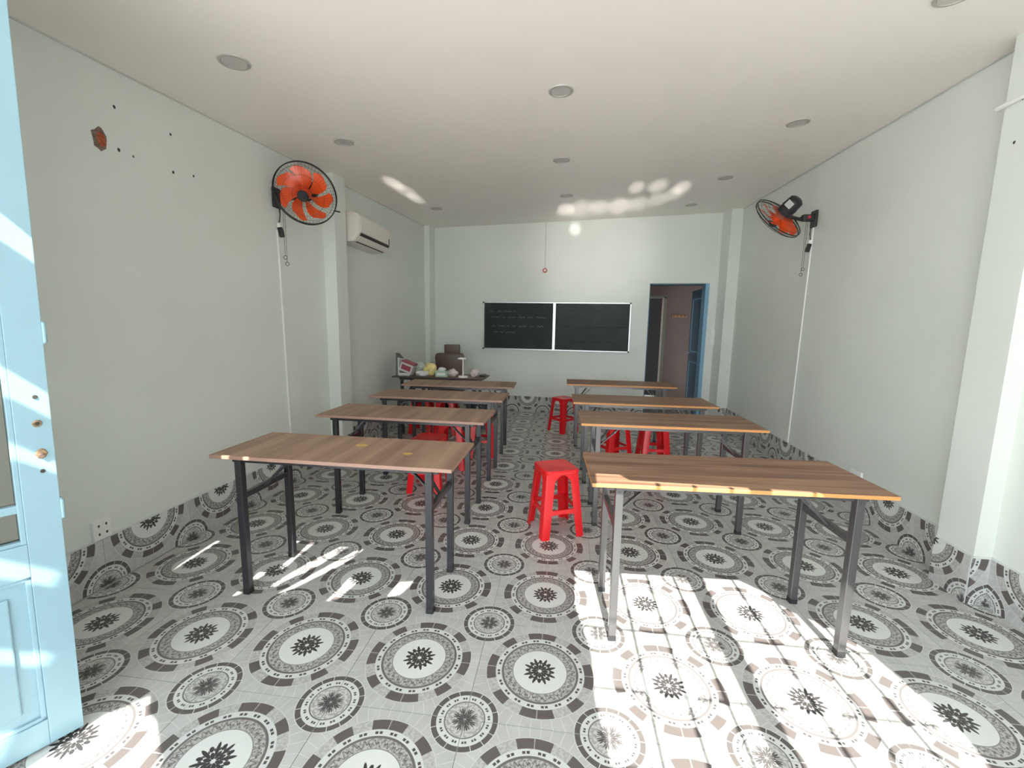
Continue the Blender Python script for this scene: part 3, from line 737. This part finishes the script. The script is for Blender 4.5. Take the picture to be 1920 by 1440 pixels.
# ------------------------------------------------------------------ air conditioner
t = thing('air_conditioner', 'white split air conditioner high on left wall behind the pilaster', 'air conditioner', (LX(3.5), 3.12, 2.17))
prof = [(.0, .29), (.16, .29), (.205, .275), (.225, .245), (.225, .10), (.205, .065), (.16, .012), (.0, 0)]
b = MB(); b.loft([[(x, y, z) for x, z in prof] for y in (0, .76)]); bmesh.ops.bevel(b.bm, geom=[e for e in b.bm.edges if abs(e.verts[0].co.y - e.verts[1].co.y) < .01], offset=.006, segments=2, affect='EDGES')
b.build('body', cream_m, t, True)
MB().box((.2275, .38, .175), (.006, .73, .15), bev=.002).build('front_panel', cream_m, t)
R = Matrix.Rotation(math.atan2(.053, .045) - 0.0, 3, 'Y')
def acbar(x0, z0, x1, z1, y0, y1, name, m, off=.003):
    d = Vector((x1 - x0, 0, z1 - z0)); nrm = Vector((d.z, 0, -d.x)).normalized()
    if nrm.x < 0 and nrm.z > 0: nrm = -nrm
    if nrm.z > 0: nrm = -nrm
    c = Vector(((x0 + x1) / 2, (y0 + y1) / 2, (z0 + z1) / 2)) + nrm * off
    RR = Matrix((d.normalized(), Vector((0, 1, 0)), d.normalized().cross(Vector((0, 1, 0))))).transposed()
    q = MB(); q.box(c, (d.length, y1 - y0, .006), RR, .001); return q.build(name, m, t)
acbar(.222, .094, .205, .067, .03, .73, 'air_slot', dark_m, .0)
acbar(.200, .060, .172, .027, .04, .72, 'louvre', cream_m, .004)
acbar(.164, .016, .150, .011, .05, .70, 'air_slot', dark_m, .0)
for z in (.05, .085): MB().box((.05, -.002, z), (.05, .008, .014), bev=.002).build('side_slot', dark_m, t)
MB().box((.231, .70, .13), (.002, .02, .06)).build('display_window', dark_m, t)
# little black cable stub poking out of the pilaster next to it
tag(MB().cyl((-2.10, 2.86, 2.40), (-2.03, 2.83, 2.38), .006).build('cable_stub', rubber_m), 'short black cable stub sticking out of the left pilaster', 'cable')

# ------------------------------------------------------------------ ceiling downlights
DL = [(-1.628, 1.092, 'unlit round downlight in the left line, nearest the camera'), (-.013, 1.652, 'unlit round downlight in the middle line, nearest the camera'), (1.629, 2.383, 'unlit round downlight in the right line, nearest one seen whole'),
      (1.60, 1.10, 'downlight half cut off by the top edge, upper right corner'), (-1.628, 2.179, 'unlit round downlight in the left line, second from the camera, before the fan'), (-.02, 2.886, 'unlit round downlight in the middle line, second from the camera'),
      (1.611, 3.727, 'unlit round downlight in the right line, nearly above the right wall fan'), (-1.613, 4.493, 'unlit round downlight in the left line, farthest, past the air conditioner'), (1.618, 4.953, 'unlit round downlight in the right line, farthest, near the back wall'),
      (.023, 4.155, 'unlit round downlight in the middle line, farthest from the camera')]
nz = Vector((-.029, -.053, 1)).normalized(); proto = None
for x, y, lab in DL:
    if proto is None:
        t = thing('downlight', lab, 'ceiling light', group='unlit round ceiling downlights')
        MB().loft([[(r * math.cos(2 * PI * k / 28), r * math.sin(2 * PI * k / 28), z) for k in range(28)] for r, z in ((.074, 0), (.072, -.006), (.060, -.007), (.058, -.003), (.058, .0))]).build('rim', rim_m, t, True)
        MB().cyl((0, 0, -.0045), (0, 0, -.0005), .057, seg=28).build('lens', lens_m, t)
        proto = t
    else: t = copy_tree(proto)
    t.location = (x, y, ZC(x, y)); t.rotation_euler = nz.to_track_quat('Z', 'Y').to_euler(); tag(t, lab, 'ceiling light', 'unlit round ceiling downlights')

# ------------------------------------------------------------------ sockets, switches, small wall things
def plate(name, label, cat, loc, n, w, h, holes):
    """n: 'L' left wall, 'R' right wall, 'B' back wall"""
    rz = {'L': PI / 2, 'R': -PI / 2, 'B': 0}[n]
    t = thing(name, label, cat, loc, rz)
    MB().box((0, -.009, 0), (w, .018, h), bev=.003).build('plate', white_m, t)
    for (x, z, ww, hh, nm, m) in holes: MB().box((x, -.019, z), (ww, .004, hh), bev=.0008).build(nm, m, t)
    return t
hl = [(sx * .014 + dx, dz, .006, .010, 'socket_slot', dark_m) for dz in (.024, -.024) for dx in (-.02, .02) for sx in (-1, 1)]
plate('wall_socket', 'white double power socket above the skirting on the left wall', 'socket', (LX(.75), .750, .308), 'L', .085, .10, [(dx, dz, .007, .012, 'socket_slot', dark_m) for dx in (-.018, .018) for dz in (-.022, .022)])
plate('wall_socket', 'white socket low on right wall beyond the nearest right table', 'socket', (RX(2.33), 2.345, .300), 'R', .12, .075, [(dx, 0, .006, .012, 'socket_slot', dark_m) for dx in (-.03, -.012, .012, .03)])
plate('switch_plate', 'white light switch plates stacked right of the doorway', 'switch', (2.222, BY(2.222), 1.25), 'B', .07, .22, [(0, dz, .03, .045, 'rocker', white_m) for dz in (-.06, 0, .06)])
t = thing('pendant_bell', 'tiny red and white bell hanging by a wire on back wall', 'bell', (-.275, BY(-.275) - .028, 2.22))
MB().cyl((0, .0, .03), (0, .0, ZC(-.275, 5.7) - 2.223), .0022, seg=6).build('wire', mat('grey_wire', (.22, .22, .2), .6), t)
MB().cyl((0, -.018, 0), (0, .026, 0), .036, .030, 20).build('bell_body', mat('dull_red', (.42, .10, .08), .5), t)
MB().cyl((0, -.024, .002), (0, -.017, .002), .016, .018, 16).build('bell_centre', white_m, t)
t = thing('conduit_stub', 'short white pipe stub near the top of the right pilaster', 'pipe', (2.139, 1.42, 2.475))
MB().cyl((0, -.065, 0), (0, .075, .0), .011, seg=14).build('pipe', white_m, t); MB().cyl((0, -.068, 0), (0, -.062, 0), .008, seg=12).build('pipe_mouth', dark_m, t)
# damage on the walls: flat chips fixed to their wall
def chip(par, wall_x, s, y, z, ry, rz, name, m, seed, dep=.004):
    rn = random.Random(seed); n = 16; ring = []
    for k in range(n):
        a = 2 * PI * k / n; q = rn.uniform(.82, 1.14); ring.append((ry * math.cos(a) * q, rz * math.sin(a) * q))
    b = MB(); b.loft([[(wall_x + s * .0003, y + u, z + v) for u, v in ring], [(wall_x + s * dep, y + u * .8, z + v * .8) for u, v in ring]])
    return b.build(name, m, par)
chip(wl, LX(.95), 1, .952, 2.262, .038, .056, 'plaster_break', plaster_m, 3, .003)
chip(wl, LX(.95) + .003, 1, .958, 2.258, .022, .038, 'exposed_brick', brick_m, 4, .003)
for k, (y, z, r) in enumerate([(1.039, 2.447, .009), (1.041, 2.241, .010), (1.114, 2.237, .007), (1.349, 2.443, .008), (1.346, 2.234, .009), (1.485, 2.258, .008)]):
    chip(wl, LX(y), 1, y, z, r * .8, r, 'drill_hole', hole_m if k != 2 else plaster_m, 20 + k, .0015)
for y, z in ((1.385, 2.47), (1.392, 2.28)): chip(wr, 2.149, -1, y, z, .006, .008, 'drill_hole', hole_m, int(z * 50), .0015)

# ------------------------------------------------------------------ office chair behind the desk
t = thing('office_chair', 'brown leather office chair with headrest behind the teacher desk', 'chair', (-1.545, 4.80, 0), .06)
MB().box((.035, .06, 1.035), (.225, .06, .125), bev=.022).build('headrest', brown_m, t, True)
b = MB(); b.loft([[(sx * w, yy, z) for sx, yy in ((-1, .03), (-.6, .0), (.6, .0), (1, .03), (1, .10), (-1, .10))] for z, w in ((.50, .17), (.62, .19), (.80, .195), (.92, .205), (.965, .19), (.975, .16))])
b.build('backrest', brown_m, t, True)
MB().box((-.05, .085, .98), (.02, .02, .08)).box((.05, .085, .98), (.02, .02, .08)).build('headrest_post', steel_m, t)
MB().box((0, -.16, .46), (.44, .42, .08), bev=.03).build('seat', brown_m, t, True)
for s in (-1, 1): MB().tube([(s * .22, -.02, .46), (s * .245, -.02, .62), (s * .245, -.24, .63), (s * .22, -.24, .47)], .014, 8).build('armrest', steel_m, t, True)
MB().cyl((0, -.14, .08), (0, -.14, .43), .025).build('gas_column', steel_m, t)
b = MB()
for k in range(5):
    a = 2 * PI * k / 5; b.bar((0, -.14, .09), (.26 * math.cos(a), -.14 + .26 * math.sin(a), .065), .035, .025)
b.build('star_base', rubber_m, t)
for k in range(5):
    a = 2 * PI * k / 5; c = Vector((.26 * math.cos(a), -.14 + .26 * math.sin(a), .028)); u = Vector((-math.sin(a), math.cos(a), 0)) * .018
    MB().cyl(c - u, c + u, .028, seg=16).build('castor', rubber_m, t)

# ------------------------------------------------------------------ things on the desk
DZT = TZ + .0005
def item(o, lab, cat, grp=None): return tag(o, lab, cat, grp)
t = thing('file_holder', 'grey upright file holder standing at the wall end of desk', 'file holder', (-2.0, 4.16, DZT))
b = MB(); b.loft([[(x, -.12, 0), (x, .12, 0), (x, .12, .20), (x, -.02, .27), (x, -.12, .28)] for x in (-.016, .0)]); b.build('side_panel', mat('grey_card', (.16, .18, .17), .6), t)
b = MB(); b.loft([[(x, -.10, .002), (x, .11, .002), (x, .11, .19), (x, -.10, .22)] for x in (.002, .022)]); b.build('paper_stack', mat('paper', (.72, .74, .74), .7), t)
t = thing('gift_box', 'tilted white and maroon carton on the cluttered desk', 'box', (-1.875, 4.09, DZT))
R = Matrix.Rotation(.35, 3, 'Y')
MB().box((0, 0, .098), (.16, .14, .11), R, .003).build('carton', mat('carton_white', (.62, .60, .60), .5), t)
MB().box((.024, 0, .160), (.166, .146, .018), R, .002).build('lid', maroon_m, t)
MB().box((.0, -.072, .10), (.12, .004, .06), R).build('front_label', maroon_m, t)
MB().box((-.03, .0, .018), (.15, .14, .036), None, .006).build('lower_tray', mat('carton_white', (.62, .60, .60), .5), t)
o = MB().blob((-1.675, 4.03, DZT + .030), (.085, .055, .04), 3, .14, 5).build('plastic_bag', bag_m, None, True); item(o, 'flat crumpled white plastic bag at the front edge of desk', 'bag')
o = MB().blob((-1.80, 4.30, DZT + .067), (.09, .06, .09), 3, .14, 9).build('plastic_bag', mat('greenish_bag', (.55, .62, .55), .4, 0, .5, (20, .2), (25, 1)), None, True); item(o, 'tall crumpled pale bag behind the maroon carton on desk', 'bag')
o = MB().blob((-1.60, 4.14, DZT + .067), (.085, .06, .09), 3, .12, 12).build('snack_packet', yellow_m, None, True); item(o, 'yellow snack packet in the middle of the cluttered desk', 'packet')
t = thing('tissue_box', 'mint green and white tissue box on the teacher desk', 'box', (-1.43, 4.06, DZT))
MB().box((0, 0, .036), (.145, .09, .072), bev=.004).build('carton', mint_m, t)
MB().blob((0, 0, .088), (.05, .025, .03), 2, .2, 3, False).build('tissue', bag_m, t, True)
MB().box((0, -.046, .036), (.10, .002, .03)).build('front_label', white_m, t)
t = thing('desk_lamp', 'slender white desk lamp with round base on the teacher desk', 'lamp', (-1.165, 4.06, DZT))
MB().cyl((0, 0, 0), (0, 0, .018), .060, .054, 28).build('base', white_m, t, True)
MB().cyl((0, 0, .016), (-.002, .005, .225), .0085, .007).build('stem', white_m, t)
b = MB(); b.loft([[(-.018 + r * math.cos(2 * PI * k / 20), .005 + r * .8 * math.sin(2 * PI * k / 20), z) for k in range(20)] for r, z in ((.052, .222), (.048, .236), (.02, .244))]); b.build('lamp_head', white_m, t, True)
for k, (x, y, dx, dz, sd) in enumerate(((-1.31, 4.13, .06, .055, 21), (-1.035, 4.13, .06, .060, 31))):
    o = MB().blob((x, y, DZT + dz * .75), (dx, .05, dz), 3, .22, sd).build('wrapped_parcel', pink_m, None, True)
    item(o, ('pinkish crumpled wrapper left of the white desk lamp', 'pinkish crumpled wrapper right of the white desk lamp')[k], 'wrapper')
o = MB().box((-.975, 4.22, DZT + .012), (.11, .16, .024), bev=.003).build('notebook', steel_m); item(o, 'dark notebook lying at the aisle end of the teacher desk', 'book')

# ------------------------------------------------------------------ added spots imitating sunlight reflected on the far ceiling and back wall
def ceil_pt(x, y): return (x, y, ZC(x, y))
for (x, y, fx, deg, e) in ((-1.70, 3.30, -1.2, 2.2, 9), (-1.69, 3.62, -1.2, 2.6, 7), (-1.70, 3.95, -1.2, 2.0, 9), (.02, 4.93, .2, 2.4, 20), (.22, 4.90, .25, 3.2, 13), (.45, 4.88, .27, 2.8, 15), (.70, 4.86, .3, 3.0, 17), (.92, 4.78, .35, 2.6, 12), (1.12, 4.62, .38, 2.4, 10), (1.25, 4.35, .4, 2.4, 9), (1.27, 4.05, .4, 2.2, 11), (1.0, 3.95, .37, 2.4, 9), (.78, 3.95, .33, 2.0, 10)):
    glint((fx, -2.3, .35), ceil_pt(x, y), deg * .9, e * 200, 1.0)
glint((.15, -2.3, .35), (.158, BY(.158), 2.83), 1.5, 1500, 1.0)
glint((.35, -2.3, .35), (.45, BY(.45), 2.45), 16, 450, 1.0)
